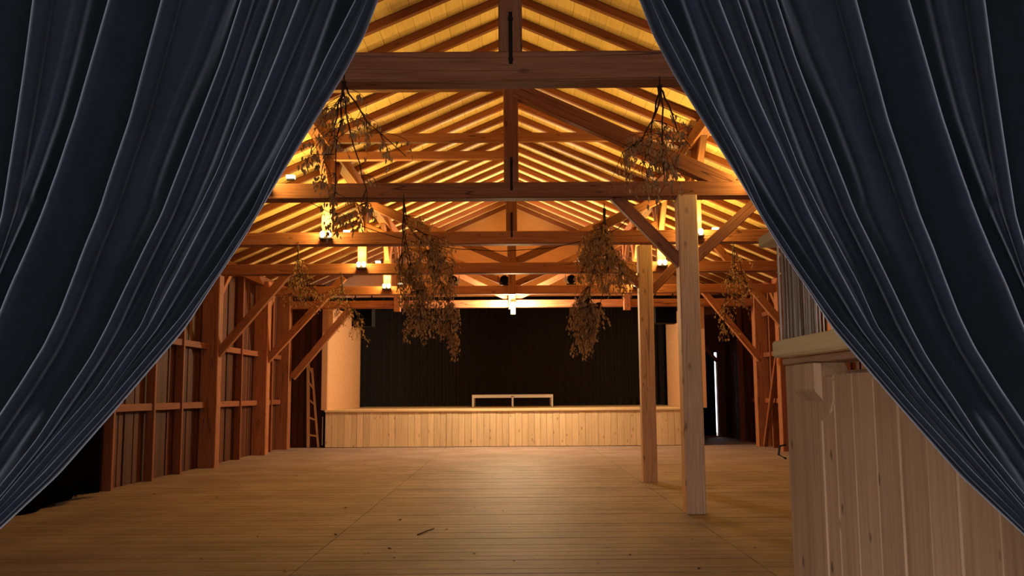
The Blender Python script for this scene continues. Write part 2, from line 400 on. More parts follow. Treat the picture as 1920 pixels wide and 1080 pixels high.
# ------------------------------------------------------------------ lamps
def lamp(p, label, w=LAMP_W, up=1.0):
    T = tag(empty('uplight', p), label, 'lamp', 'glowing lamps in the roof timbers')
    m = MB(); m.box(p.x-.085, p.x+.085, p.y-.05, p.y+.055, p.z-.035, p.z-.015); m.box(p.x-.05, p.x+.05, p.y+.02, p.y+.05, p.z-.015, p.z+.03)
    m.build('bracket', M_IRON, T)
    for dx in (-.045, .045):
        b = MB(); b.lathe([(.012, -.015), (.02, -.005), (.032, .02), (.036, .045), (.028, .068), (.008, .08)], (p.x+dx, p.y-.01, p.z), n=12)
        b.build('bulb', M_BULB, T, True)
    l = bpy.data.lights.new('bulb_light', 'POINT'); l.energy = w; l.color = LAMP_COL; l.shadow_soft_size = .07
    lo = bpy.data.objects.new('bulb_light', l); put(lo, Matrix.Translation((p.x, p.y-.12, p.z+.12)), T)
    # spot added to brighten the roof, giving the lamp its upward throw
    l = bpy.data.lights.new('upward_spot', 'SPOT'); l.energy = UP_W*up; l.color = LAMP_COL; l.shadow_soft_size = .06; l.spot_size = math.radians(168); l.spot_blend = .35
    lo = bpy.data.objects.new('upward_spot', l); put(lo, Matrix.Translation((p.x, p.y-.16, p.z+.12)) @ Matrix.Rotation(math.pi, 4, 'X'), T)
def floodlight(p, label):
    T = tag(empty('floodlight', p), label, 'lamp', 'small white floodlights on the tie beams')
    m = MB(); m.box(p.x-.042, p.x+.042, p.y-.03, p.y+.03, p.z+.02, p.z+.055); m.build('housing', M_WHITE, T)
    m = MB(); m.box(p.x-.04, p.x+.04, p.y-.012, p.y+.012, p.z, p.z+.02); m.build('foot', M_IRON, T)
SIDE = {-1: 'left', 1: 'right'}
for k in (1, 2, 3, 4):
    for sg in (-1, 1):
        lamp(Vector((sg*PX, TY[k]-.13, TIE_T-.05)), 'twin-bulb lamp glowing at the foot of the %s queen post of the %s roof truss' % (SIDE[sg], ORD[k]), up=.28 if k == 1 else 1.0)
        if not (k == 1 and sg == 1):
            floodlight(Vector((sg*PX+.27, TY[k]-.03, TIE_T+.001)), 'small white floodlight standing on the %s tie beam beside its %s lamp' % (ORD[k], SIDE[sg]))
# centre tube lamp on the king post of the last truss
c = at(962, 575, TY[5]-.28)
T = tag(empty('tube_lamp', c), 'bright yellow tube lamp hanging at the king post foot before the black curtain', 'lamp')
m = MB(); m.lathe([(.05, -.17), (.055, -.165), (.055, .05), (.05, .055)], c, n=16); m.build('glass_tube', M_GLOW, T, True)
m = MB(); m.lathe([(.058, .05), (.06, .06), (.06, .085), (.04, .1)], c, n=16); m.build('cap', M_BULB, T, True)
m = MB(); m.box(c.x-.02, c.x+.02, c.y+.03, c.y+.1, c.z+.0, c.z+.04); m.build('bracket', M_IRON, T)
l = bpy.data.lights.new('tube_light', 'POINT'); l.energy = 820; l.color = (1, .74, .42); l.shadow_soft_size = .08
lo = bpy.data.objects.new('tube_light', l); put(lo, Matrix.Translation((c.x, c.y-.12, c.z-.03)), T)

# ------------------------------------------------------------------ stage
FL, FR = ground(610, 838), ground(1206, 835)
dv = (FR-FL).normalized()
SX0 = FL.x; SX1 = 4.36; SYL = FL.y
# keep the stage front square to the hall at the mean distance
SF = 20.75
st_h = at(940, 767, SF).z
SX0 = at(610, 800, SF).x; SX1 = 4.30
stage = tag(empty('stage', (0, SF, 0)), 'raised wooden stage with a pale pine board front at the end of the hall', 'stage')
x = SX0
while x < SX1-.02:
    wd = random.choice((.135, .145, .15))
    box('front_plank', x+.002, min(x+wd-.002, SX1), SF-random.uniform(.02, .026), SF+.002, .01, st_h-.045, M_STAGE, stage, 'z', .004)
    x += wd
m = MB(); m.box(SX0+.02, SX1-.02, SF+.002, 26.8, 0, st_h-.05); m.build('carcass', M_BLACK, stage)
box('deck', SX0-.01, SX1+.01, SF+.001, 26.8, st_h-.045, st_h, M_DECK, stage, 'x')
box('edge_board', SX0-.01, SX1+.01, SF-.045, SF, st_h-.045, st_h, M_DECK, stage, 'x')
# side panels of the stage, curved in plan with a rounded inner end
for sg, nm in ((-1, 'wall_stage_left'), (1, 'wall_stage_right')):
    xo = SX0+.04 if sg < 0 else SX1-.04
    q = -sg
    outer = [(xo, SF+.04), (xo+q*.03, 21.5), (xo+q*.09, 22.5), (xo+q*.16, 23.4), (xo+q*.19, 23.8), (xo+q*.19, 24.0), (xo+q*.16, 24.12), (xo+q*.1, 24.18)]
    inner = [(xo-q*.1, SF+.04), (xo-q*.05, 22.5), (xo+q*.04, 23.8), (xo+q*.06, 24.15)]
    prof = outer + inner[::-1]
    n = len(prof); vs = [(px_, py_, st_h+.001) for px_, py_ in prof]+[(px_, py_, 3.22) for px_, py_ in prof]
    fs = [(i, (i+1) % n, (i+1) % n+n, i+n) for i in range(n)] + [tuple(range(n)), tuple(range(2*n-1, n-1, -1))]
    tag(obj(nm, vs, fs, M_CREAM), kind='structure')
    tag(box('trim_1' if sg < 0 else 'trim_2', *sorted((xo+sg*.14, xo+sg*.005)), SF-.03, SF+.038, st_h+.001, 3.25, M_CREAM), kind='structure')
# plain end walls beside the stage
m = MB(); m.box(XL-.1, SX0-.12, 21.05, 21.2, -.03, 3.75)
ew = tag(m.build('wall_end_left', M_WALL), kind='structure')
x = XL
while x < SX0-.14:
    box('wall_plank', x+.003, min(x+.137, SX0-.13), 21.01, 21.05, 0, 3.5, M_WALL, ew); x += .14
# backdrop
def drape(name, x0, x1, y, z0, z1, nf, dep, mat, parent=None, seed=1, thick=.004):
    r = random.Random(seed); nx = nf*8; nz = 14; vs, fs = [], []
    ph = [r.uniform(0, 6.28) for _ in range(6)]
    for j in range(nz+1):
        t = j/nz
        for i in range(nx+1):
            u = i/nx; a = u*nf*2*math.pi
            d = dep*(.5+.5*math.sin(a+.9*math.sin(u*13+ph[0])+.25*t))*(.65+.35*math.sin(u*9+ph[1])) + .03*math.sin(u*23+ph[2])
            vs.append((x0+(x1-x0)*u+.01*math.sin(a*2+t), y+d, z0+(z1-z0)*t))
    for j in range(nz):
        for i in range(nx):
            a = j*(nx+1)+i; fs.append((a, a+1, a+nx+2, a+nx+1))
    o = obj(name, vs, fs, mat, parent, True)
    s = o.modifiers.new('thickness', 'SOLIDIFY'); s.thickness = thick
    return o
tag(drape('stage_curtain', -5.3, 4.44, 26.2, st_h+.004, 3.98, 46, .13, M_BACKDROP), 'wide black pleated curtain hanging at the back of the stage', 'curtain')
# riser on the stage
Yr = 24.2
a, b = at(885, 741, Yr), at(1037, 741, Yr)
T = tag(empty('stage_riser', (0, Yr, st_h)), 'low pale metal-framed podium with five visible legs standing on the stage', 'podium')
T['label'] = 'low pale metal-framed podium standing on the middle of the stage'
rt = a.z+.01
box('top_panel', a.x, b.x, Yr, Yr+1.0, rt-.022, rt, M_ALU, T, 'x')
for n_, (xa, xb, ya, yb) in enumerate(((a.x, b.x, Yr-.004, Yr+.03), (a.x, b.x, Yr+.97, Yr+1.0), (a.x, a.x+.03, Yr+.03, Yr+.97), (b.x-.03, b.x, Yr+.03, Yr+.97))):
    box('frame_rail', xa, xb, ya, yb, rt-.085, rt-.023, M_ALU, T, 'x' if n_ < 2 else 'y')
for xx in (a.x+.025, (a.x+b.x)/2, b.x-.025):
    for yy in (Yr+.03, Yr+.97):
        box('leg', xx-.025, xx+.025, yy-.025, yy+.025, st_h+.001, rt-.085, M_ALU, T)
m = MB(); xm = (a.x+b.x)/2; m.box(xm-.04, xm+.04, Yr-.02, Yr-.005, rt-.06, rt-.045); m.build('clamp', M_IRON, T)
# loudspeakers beside the opening
for x0, x1, y0, y1, lab in ((659, 699, 568, 612, 'black loudspeaker box hung high beside the left stage panel'), (1228, 1268, 560, 606, 'black loudspeaker box hung high behind the freestanding posts')):
    Ys = 20.45; p, q = at(x0, y1, Ys), at(x1, y0, Ys)
    T = tag(empty('loudspeaker', ((p.x+q.x)/2, Ys, p.z)), lab, 'loudspeaker', 'loudspeakers beside the stage opening')
    box('cabinet', p.x, q.x, Ys, Ys+.4, p.z, q.z, M_BLACK, T, 'z', .02)
    box('grille', p.x+.02, q.x-.02, Ys-.012, Ys-.001, p.z+.02, q.z-.02, M_VOID, T, 'z', .008)
    for xx in (p.x+.05, q.x-.05):
        m = MB(); m.box(xx-.012, xx+.012, Ys+.15, Ys+.2, q.z-.01, 3.45); m.build('bracket', M_IRON, T)
    m = MB(); m.box(p.x-.1, q.x+.1, Ys+.14, Ys+.22, 3.45, 3.49); m.build('hanger_rail', M_IRON, T)
# a beam behind the speakers that carries them: plate over each stage panel
for sg, nm, xa, xb in ((-1, 'trim_3', XL, -2.4), (1, 'trim_4', 3.0, XR)):
    tag(box(nm, xa, xb, 20.57, 20.71, 3.49, 3.62, M_TIMBER, None, 'x'), kind='structure')
# stage spotlights on the fifth tie beam
for px, lab in ((850, 'black stage spotlight on the fifth tie beam, half behind hanging birch leaves'), (946, 'black stage spotlight on the fifth tie beam just beside the king post'), (1071, 'black stage spotlight on the fifth tie beam under the small hanging birch bunch')):
    p = at(px, 526, TY[4]); p.z = TIE_T+.1
    T = tag(empty('stage_spotlight', (p.x, p.y, TIE_T)), lab, 'spotlight', 'black stage spotlights on the fifth tie beam')
    m = MB(); m.lathe([(.05, .14), (.075, .1), (.085, 0), (.09, -.12), (.078, -.12), (.07, -.06)], p, 'y', 14); m.build('can', M_BLACK, T, True)
    m = MB(); m.box(p.x-.1, p.x-.09, p.y-.02, p.y+.02, TIE_T+.02, p.z+.02); m.box(p.x+.09, p.x+.1, p.y-.02, p.y+.02, TIE_T+.02, p.z+.02); m.box(p.x-.1, p.x+.1, p.y-.02, p.y+.02, TIE_T, TIE_T+.02); m.build('yoke', M_IRON, T)
    for dx in (-.13, .13):
        m = MB(); m.box(p.x+dx-.005+(-.0), p.x+dx+.005, p.y-.2, p.y-.1, p.z-.06, p.z+.08); m.build('barn_door', M_BLACK, T)

# dark panel leaning at the stage corner
p = at(603, 836, 20.6)
T = tag(empty('leaning_panel', (p.x, 20.7, 0)), 'narrow black panel with pale edge standing against the left stage corner', 'panel')
box('board', SX0-.085, SX0-.02, 20.78, 20.99, .002, .80, M_BLACK, T); box('edge_strip', SX0-.075, SX0-.06, 20.765, 20.778, .06, .70, M_ALU, T)

# ladder leaning at the left end wall -------------------------------------------------
T = tag(empty('wooden_ladder', (-4.7, 20.9, 0)), 'tall wooden ladder standing against the end wall left of the stage', 'ladder')
Yl = 20.9
l0, l1 = at(578, 832, Yl), at(578, 672, Yl); r0, r1 = at(597, 832, Yl), at(585, 690, Yl)
l0.z = .002; r0.z = .002
bar('rail', l0, l1, .07, .05, M_POST, T); bar('rail', r0, r1, .05, .05, M_POST, T)
for t in (.14, .34, .54, .74, .93):
    bar('rung', l0.lerp(l1, t)+Vector((0, -.02, 0)), r0.lerp(r1, t)+Vector((0, -.02, 0)), .04, .04, M_POST, T, (0, 1, 0))

# doorway right of the stage -----------------------------------------------------------
YD = 24.4
m = MB(); m.box(XR+.06, 6.2, YD, YD+.12, -.03, 3.9)
xa, xb = 4.62, 5.50
m.box(xb, XR+.06, YD, YD+.12, -.03, 3.9); m.box(SX1+.1, xb, YD, YD+.12, 2.25, 3.9); m.box(SX1+.1, xa, YD, YD+.12, -.03, 2.25)
tag(m.build('wall_end_right', M_WALL), kind='structure')
d = tag(empty('door_1', (xb, YD, 0)), kind='structure')
box('door_leaf', xa+.01, xb-.075, YD+.05, YD+.09, -.0, 2.3, M_VOID, d)
box('jamb', xb-.03, xb+.05, YD-.05, YD+.12, 0, 2.0, M_STUD, d); box('jamb', xa-.06, xa, YD-.05, YD+.12, 0, 2.2, M_STUD, d)
bar('head_brace', (xb+.01, YD-.03, 1.98), (xb-.56, YD-.03, 2.62), .09, .09, M_STUD, d, (0, 1, 0))
box('threshold', xa, xb, YD-.06, YD+.1, 0, .035, M_STUD, d, 'x')
# long props against the right wall
T = tag(empty('timber_prop', (5.3, 19.4, 0)), 'slanting timber leaning between two posts on the right board wall', 'timber')
bar('prop', (XR-.2, 19.9, .03), (XR-.14, 18.75, 2.3), .08, .09, M_STUD, T, (1, 0, 0))

# black cloth on the left wall ------------------------------------------------------------
cl = tag(empty('black_drape', (XL, 9.2, 0)), 'black cloth hanging down the left wall behind the velvet curtain', 'cloth')
rr = random.Random(3); vs, fs = [], []
for j in range(11):
    for i in range(41):
        u, t = i/40, j/10
        vs.append((XL+.20+.05*math.sin(u*34+.4*t)+.02*math.sin(u*11), 7.2+3.98*u, .03+.03*math.sin(u*9)+(3.3)*t))
for j in range(10):
    for i in range(40):
        a_ = j*41+i; fs.append((a_, a_+1, a_+42, a_+41))
o = obj('cloth_panel', vs, fs, M_VOID, cl, True); o.modifiers.new('thickness', 'SOLIDIFY').thickness = .006
m = MB(); m.tube([(XL+.20, 7.1, 3.34), (XL+.20, 11.2, 3.34)], .02, .02, 8); m.build('hanging_rod', M_IRON, cl)

# ------------------------------------------------------------------ bar counter
BX = .70                                   # face of its boards and post
def onX(px, py, x0):
    x, y, z = ray(px, py); k = x0/x; return Vector((x0, y*k, EYE+z*k))
bc = tag(empty('bar_counter', (BX, 1.8, 0)), 'pine bar counter with knotty board front and thick pale top, beside the right curtain', 'bar counter')
e0 = onX(1475, 760, BX); e1 = onX(1545, 900, BX)
yF, yN = e0.y, e1.y
t0 = onX(1448, 640, BX-.05); t1 = onX(1448, 671, BX-.05)
zt, zb_ = t0.z, t1.z
box('countertop', BX-.05, BX+.42, 1.03, t0.y, zb_, zt, M_TOP, bc, 'y', .005)
rz = onX(1500, 681, BX-.015).z
box('support_rail', BX-.012, BX+.1, 1.05, yF-.02, rz, zb_-.001, M_BAR, bc, 'y', .003)
# end post with its side lobe as one sawn board
pz = lambda py, px=1545: onX(px, py, BX).z
prof = [(yF, 0), (yN, 0), (yN, pz(790)), (onX(1556, 775, BX).y, onX(1556, 775, BX).z), (onX(1562, 750, BX).y, onX(1562, 750, BX).z),
        (onX(1561, 715, BX).y, onX(1561, 715, BX).z), (onX(1557, 706, BX).y, onX(1557, 706, BX).z), (onX(1546, 706, BX).y, onX(1546, 706, BX).z), (yN, rz-.001), (yF, rz-.001)]
n = len(prof); cy, cz = (yF+yN)/2, .6
vs = [(BX-.0, y_, z_) for y_, z_ in prof]+[(BX+.06, y_, z_) for y_, z_ in prof]
fs = [tuple(range(n)), tuple(range(2*n-1, n-1, -1))]+[(i, i+n, (i+1) % n+n, (i+1) % n) for i in range(n)]
o = obj('end_post', vs, fs, M_BAR, bc)
bv = o.modifiers.new('bevel', 'BEVEL'); bv.width = .002
# corbel
k0, k1 = onX(1486, 700, BX-.02), onX(1528, 735, BX-.02)
kz = k1.z; ya, yb = k1.y, k0.y
pr = [(BX+.0, rz-.002), (BX-.02, rz-.002), (BX-.02, kz+.005), (BX-.017, kz), (BX, kz-.022)]
n = len(pr)
vs = [(x_, ya, z_) for x_, z_ in pr]+[(x_, yb, z_) for x_, z_ in pr]
o = obj('corbel', vs, [tuple(range(n)), tuple(range(2*n-1, n-1, -1))]+[(i, i+n, (i+1) % n+n, (i+1) % n) for i in range(n)], M_BAR, bc)
o.modifiers.new('bevel', 'BEVEL').width = .003
# boards
yy = yF-.02
for i in range(10):
    w_ = .112+random.uniform(-.012, .012)
    box('front_plank', BX+.003+random.uniform(0, .002), BX+.05, yy-w_+.0015, yy, 0, rz-.03, M_BAR, bc, 'z', .003)
    yy -= w_
m = MB(); m.box(BX+.051, BX+.09, yy, yF-.02, 0, rz-.02); m.build('backing', M_BAR, bc)
# iron hook on the post edge
m = MB(); h = onX(1478, 845, BX); m.tube([(h.x-.004, h.y, h.z+.015), (h.x-.02, h.y+.003, h.z+.012), (h.x-.024, h.y+.003, h.z-.01), (h.x-.006, h.y, h.z-.02)], .003, .003, 6); m.build('hook', M_IRON, bc)

# string curtain above the counter --------------------------------------------------------
sc_ = tag(empty('string_curtain', (BX+.12, 2.2, zt)), 'curtain of grey and brown strings hanging above the bar counter', 'string curtain')
SXc = BX-.012
h0, h1 = onX(1443, 445, SXc), onX(1443, 465, SXc)
box('header_bar', SXc-.03, SXc+.03, 1.03, h0.y, h1.z, h0.z, M_TOP, sc_, 'y', .004)
ys0 = onX(1467, 560, SXc).y; ys1 = onX(1533, 560, SXc).y; ys2 = onX(1700, 560, SXc).y
groups = {0: MB(), 1: MB(), 2: MB()}
def strand(y_, r, g, x_=0):
    groups[g].tube([(SXc+x_, y_, h1.z+.001), (SXc+x_+.001, y_+.001, (h1.z+zt)/2), (SXc+x_, y_+random.uniform(-.004, .004), zt+.002)], r, r, 5)
nn = 64
for i in range(nn):
    strand(ys0+(ys1-ys0)*i/nn, .0021, random.choice((0, 0, 1, 2)), random.uniform(-.006, .006))
for i in range(9):
    strand(ys1+(ys2-ys1)*(i+.6)/9, .0016, random.choice((0, 2)))
for g, nm, mm in ((0, 'grey_strings', M_STRA), (1, 'brown_strings', M_STRB), (2, 'pale_strings', M_STRC)):
    tag(groups[g].build(nm, mm, sc_), kind='stuff')
m = MB(); yy = onX(1462, 560, SXc).y; m.tube([(SXc, yy, h1.z+.001), (SXc, yy, zt+.001)], .003, .003, 8); m.build('end_rod', M_STRC, sc_)

# ------------------------------------------------------------------ hanging birch bunches
def leaf_geo(p, L, w, yaw, tilt, curl, r):
    d = Vector((math.sin(tilt)*math.cos(yaw), math.sin(tilt)*math.sin(yaw), -math.cos(tilt)))
    s = Vector((-math.sin(yaw+curl), math.cos(yaw+curl), 0)); n_ = d.cross(s)
    a, b = p, p+d*L
    mid = p+d*L*.42 + n_*w*.18
    q1 = p+d*L*.36+s*w*.5 - n_*w*.1; q2 = p+d*L*.36-s*w*.5 - n_*w*.1
    t1 = p+d*L*.7+s*w*.3; t2 = p+d*L*.7-s*w*.3
    return [a, q1, t1, b, t2, q2, mid], [(0, 1, 6), (1, 2, 6), (2, 3, 6), (3, 4, 6), (4, 5, 6), (5, 0, 6)]
LEAFV, LEAFF = leaf_geo(Vector((0, 0, 0)), 1, .55, 0, 0, .3, None)
LEAF_ME = mesh('leaf', LEAFV, LEAFF, M_LEAF)
def bunch(Y, top, stems, blobs, label, single=False, seed=0, leaf=.040, depth=.35, tie=True, tw=.0016):
    r = random.Random(seed); tp = at(*top, Y)
    T = tag(empty('birch_bunch', tp), label, 'dried branches', 'dried birch bunches hanging from the tie beams')
    m = MB(); zt_ = tp.z
    m.tube([tp+Vector((0, 0, .06)), tp, tp+Vector((.003, 0, -.05))], .004, .007, 5); m.build('hanging_cord', M_TWIG, T)
    anchors = []
    for st in stems:
        pts = [tp]+[at(x, y, Y)+Vector((0, r.uniform(-.5, .5)*depth*.5, 0)) for x, y in st]
        fine = []
        for a, b in zip(pts[:-1], pts[1:]):
            for t in (0, .33, .66): fine.append(a.lerp(b, t)+Vector((r.uniform(-1, 1)*.012, r.uniform(-1, 1)*.012, 0)))
        fine.append(pts[-1])
        m = MB(); m.tube(fine, .0075, .0025, 5); m.build('stem', M_TWIG, T, True)
        anchors += fine[2:]
    tw_m, lf = MB(), MB(); count = 0
    for (cx, cy, rx, ry, n) in blobs:
        n = int(n*(1.9 if single else 2.5)); ntw = max(4, n//9)
        for k in range(ntw):
            u = r.uniform(0, 6.283); q = math.sqrt(r.random())
            ex, ey = cx+rx*q*math.cos(u), cy+ry*q*math.sin(u)
            e = at(ex, ey, Y)+Vector((0, r.uniform(-1, 1)*depth*.5, 0))
            up = [a for a in anchors if a.z > e.z+.03] or anchors[:2]
            s0 = min(up, key=lambda a: (a-e).length+r.uniform(0, .25))
            mid = s0.lerp(e, .5)+Vector((0, 0, .10*(s0-e).length)) + Vector((r.uniform(-.03, .03),)*3)
            c = [s0.lerp(mid, t).lerp(mid.lerp(e, t), t) for t in (0, .2, .4, .6, .8, 1)]
            c.append(c[-1]+Vector((r.uniform(-.02, .02), r.uniform(-.02, .02), -.05)))
            tw_m.tube(c, tw*1.7, tw*.7, 3)
            for _ in range(max(1, round(n/ntw))):
                t = r.uniform(.35, 1)*(len(c)-1); i_ = min(int(t), len(c)-2)
                p = c[i_].lerp(c[i_+1], t-i_)+Vector((r.uniform(-.02, .02), r.uniform(-.02, .02), r.uniform(-.03, 0)))
                L = leaf*r.uniform(.7, 1.25); w_ = L*r.uniform(.32, .52); yaw = r.uniform(0, 6.28); tilt = abs(r.gauss(0, .45))
                if single and count < 290:
                    o = bpy.data.objects.new('leaf', LEAF_ME)
                    Mx = Matrix.Translation(p) @ Matrix.Rotation(yaw, 4, 'Z') @ Matrix.Rotation(tilt, 4, 'Y') @ Matrix.Diagonal((w_/.55, w_/.55, L, 1))
                    put(o, Mx, T); count += 1
                else:
                    lf.add(*leaf_geo(p, L, w_, yaw, tilt, r.uniform(-.6, .6), r))
    tag(tw_m.build('twigs', M_TWIG, T), kind='stuff')
    if lf.v: tag(lf.build('leaves', M_LEAF, T), kind='stuff')
    return T
bunch(TY[0]-.1, (645, 152), [((640, 200), (622, 260), (600, 320)), ((650, 210), (668, 300), (690, 380)), ((655, 180), (690, 230), (760, 290)), ((640, 190), (630, 290), (625, 400))],
      [(640, 210, 55, 50, 60), (690, 240, 70, 45, 40), (595, 285, 28, 60, 60), (640, 390, 45, 55, 85), (700, 380, 40, 60, 30), (745, 280, 40, 40, 20), (620, 320, 40, 60, 40)],
      'dried birch branches with hanging leaves at the left end of the nearest tie beam', True, 1)
bunch(TY[0]-.1, (1237, 160), [((1232, 200), (1222, 260), (1200, 330)), ((1240, 210), (1238, 280), (1245, 350)), ((1250, 200), (1275, 240), (1300, 270)), ((1230, 210), (1205, 260), (1165, 290))],
      [(1215, 290, 60, 55, 100), (1235, 330, 50, 40, 80), (1180, 280, 40, 30, 30), (1285, 250, 35, 25, 25), (1240, 260, 40, 40, 35), (1165, 350, 30, 18, 12)],
      'dried birch branches with hanging leaves at the right end of the nearest tie beam', True, 2)
bunch(TY[1]-.1, (757, 374), [((760, 440), (775, 520), (790, 590)), ((755, 430), (765, 500), (770, 570)), ((762, 420), (800, 470), (840, 560), (850, 620)), ((760, 420), (810, 450), (850, 500)), ((757, 440), (750, 500), (748, 540))],
      [(790, 490, 48, 40, 420), (830, 480, 30, 35, 180), (770, 540, 28, 40, 220), (820, 540, 40, 22, 200), (795, 590, 30, 42, 280), (842, 600, 22, 36, 200), (850, 640, 12, 26, 100), (765, 620, 12, 20, 40), (790, 430, 40, 18, 60)],
      'largest dried birch bunch, its two leafy lobes hanging before the black stage curtain', False, 3)
bunch(TY[1]-.1, (1133, 391), [((1130, 430), (1115, 480), (1105, 560)), ((1136, 430), (1140, 500), (1120, 600)), ((1134, 430), (1155, 480), (1170, 530)), ((1131, 440), (1095, 470), (1090, 510))],
      [(1120, 470, 38, 38, 330), (1140, 510, 38, 35, 320), (1095, 500, 16, 40, 90), (1175, 520, 20, 35, 70), (1092, 600, 30, 45, 460), (1092, 640, 20, 22, 120), (1130, 590, 20, 20, 30), (1115, 430, 30, 15, 40)],
      'compact dried birch bunch hanging before the right half of the stage curtain', False, 4)
bunch(TY[2]-.1, (559, 461), [((556, 500), (545, 550)), ((560, 505), (565, 560)), ((562, 500), (582, 545))],
      [(565, 520, 28, 35, 120), (545, 545, 20, 25, 70), (585, 560, 25, 22, 70)],
      'small dark broom-like birch bunch hanging near the left wall braces', False, 5, tw=.003)
bunch(TY[3]-.1, (640, 516), [((640, 545), (632, 580)), ((642, 545), (655, 590)), ((644, 550), (672, 595))],
      [(640, 570, 30, 30, 90), (660, 605, 30, 28, 70), (620, 560, 25, 20, 40), (682, 630, 8, 24, 14)],
      'sparse birch twigs hanging in front of the left cream stage panel', False, 6, tw=.0025)
bunch(TY[2]-.1, (1375, 461), [((1378, 500), (1375, 560)), ((1385, 500), (1400, 540)), ((1372, 500), (1360, 560), (1358, 600))],
      [(1385, 500, 25, 30, 70), (1375, 550, 35, 35, 110), (1365, 600, 22, 35, 70), (1405, 560, 18, 25, 30)],
      'dusky birch bunch hanging between the nearest post and the string curtain', False, 7, tw=.003)

# sagging cable across the hall ------------------------------------------------------------
pts = []
for x_, y_ in ((563, 366), (580, 379), (647, 413), (719, 438), (780, 455), (860, 467), (940, 471), (1036, 465), (1127, 443), (1160, 428), (1178, 410)):
    pts.append(at(x_, y_, TY[1]+(.0 if x_ == 563 else .16)))
m = MB(); m.tube(pts, .004, .004, 5)
tag(m.build('cable', M_WIRE, None, True), 'thin dark cable sagging in a long curve across the hall behind the second tie beam', 'cable')

# ------------------------------------------------------------------ litter on the floor
r = random.Random(11); lab = 'dry brown leaf fragment lying on the board floor'
for i in range(46):
    px, py = r.uniform(180, 1450), r.uniform(855, 1070)
    if 1270 < px < 1340 and py < 985: continue
    g = ground(px, py); s_ = r.uniform(.012, .035)
    vs, fs = leaf_geo(Vector((0, 0, .004)), s_*1.6, s_, r.uniform(0, 6.28), 1.45, .2, r)
    o = obj('leaf_fragment', [v+Vector((0, 0, .003)) for v in vs], fs, M_TWIG if r.random() < .6 else M_LEAF, None, False, Matrix.Translation(g))
    tag(o, lab, 'leaf', 'dry leaf fragments on the floor')
g0, g1 = ground(783, 1004), ground(814, 992)
m = MB(); m.tube([g0+Vector((0, 0, .006)), g0.lerp(g1, .5)+Vector((0, .02, .007)), g1+Vector((0, 0, .006))], .006, .004, 6)
tag(m.build('stick', M_TWIG), 'short dark stick lying alone in the middle of the floor', 'stick')

# ------------------------------------------------------------------ velvet curtains
def interp(tab, y):
    tab = sorted(tab, key=lambda t: t[1])
    if y <= tab[0][1]: a, b = tab[0], tab[1]
    elif y >= tab[-1][1]: a, b = tab[-2], tab[-1]
    else:
        for a, b in zip(tab[:-1], tab[1:]):
            if a[1] <= y <= b[1]: break
    return a[0]+(b[0]-a[0])*(y-a[1])/(b[1]-a[1])
# silhouette lines of the folds (x, y), from the inner hem outwards; kind: h hem, e sharp edge, s soft crest
FOLDS = [
 ('h', [(705,0),(680,65),(640,140),(590,220),(520,332),(450,450),(390,540),(344,613),(225,752),(107,887),(0,986)]),
 ('e', [(671,0),(615,109),(574,199),(525,292),(478,395),(410,502),(345,595),(205,760),(85,890),(0,972)]),
 ('s', [(615,0),(574,112),(536,210),(499,285),(440,390),(372,500),(300,612),(215,715),(85,872),(-2,966)]),
 ('e', [(564,0),(525,101),(487,195),(446,285),(392,405),(324,536),(281,615),(244,666),(196,735),(122,821),(49,906),(0,959)]),
 ('e', [(529,0),(487,120),(450,225),(412,322),(371,405),(303,533),(267,615),(240,650),(179,739),(114,814),(41,898),(0,946)]),
 ('s', [(497,0),(461,101),(424,210),(390,300),(345,405),(285,520),(235,615),(160,725),(90,820),(32,892),(-1,930)]),
 ('e', [(456,0),(420,112),(382,210),(341,315),(306,405),(271,475),(233,554),(204,615),(175,670),(122,750),(73,826),(24,888),(-2,920)]),
 ('s', [(412,0),(371,112),(330,210),(289,319),(262,405),(216,498),(175,586),(134,662),(86,739),(53,790),(0,868)]),
 ('e', [(307,0),(277,112),(247,225),(214,322),(187,405),(163,463),(140,525),(115,590),(86,650),(41,723),(0,784)]),
 ('e', [(208,0),(176,112),(146,217),(112,319),(81,405),(52,475),(23,539),(0,597),(-60,730)]),
 ('s', [(150,0),(125,112),(98,217),(65,319),(35,405),(5,475),(-25,545),(-50,610),(-110,740)]),
 ('e', [(66,0),(49,131),(30,262),(8,405),(-20,500),(-60,610),(-130,760)]),
 ('e', [(-20,0),(-40,131),(-65,262),(-95,405),(-130,520),(-180,650),(-240,780)]),
 ('e', [(-110,0),(-130,131),(-155,262),(-190,405),(-230,520),(-280,650),(-340,780)]),
]
YC = .86
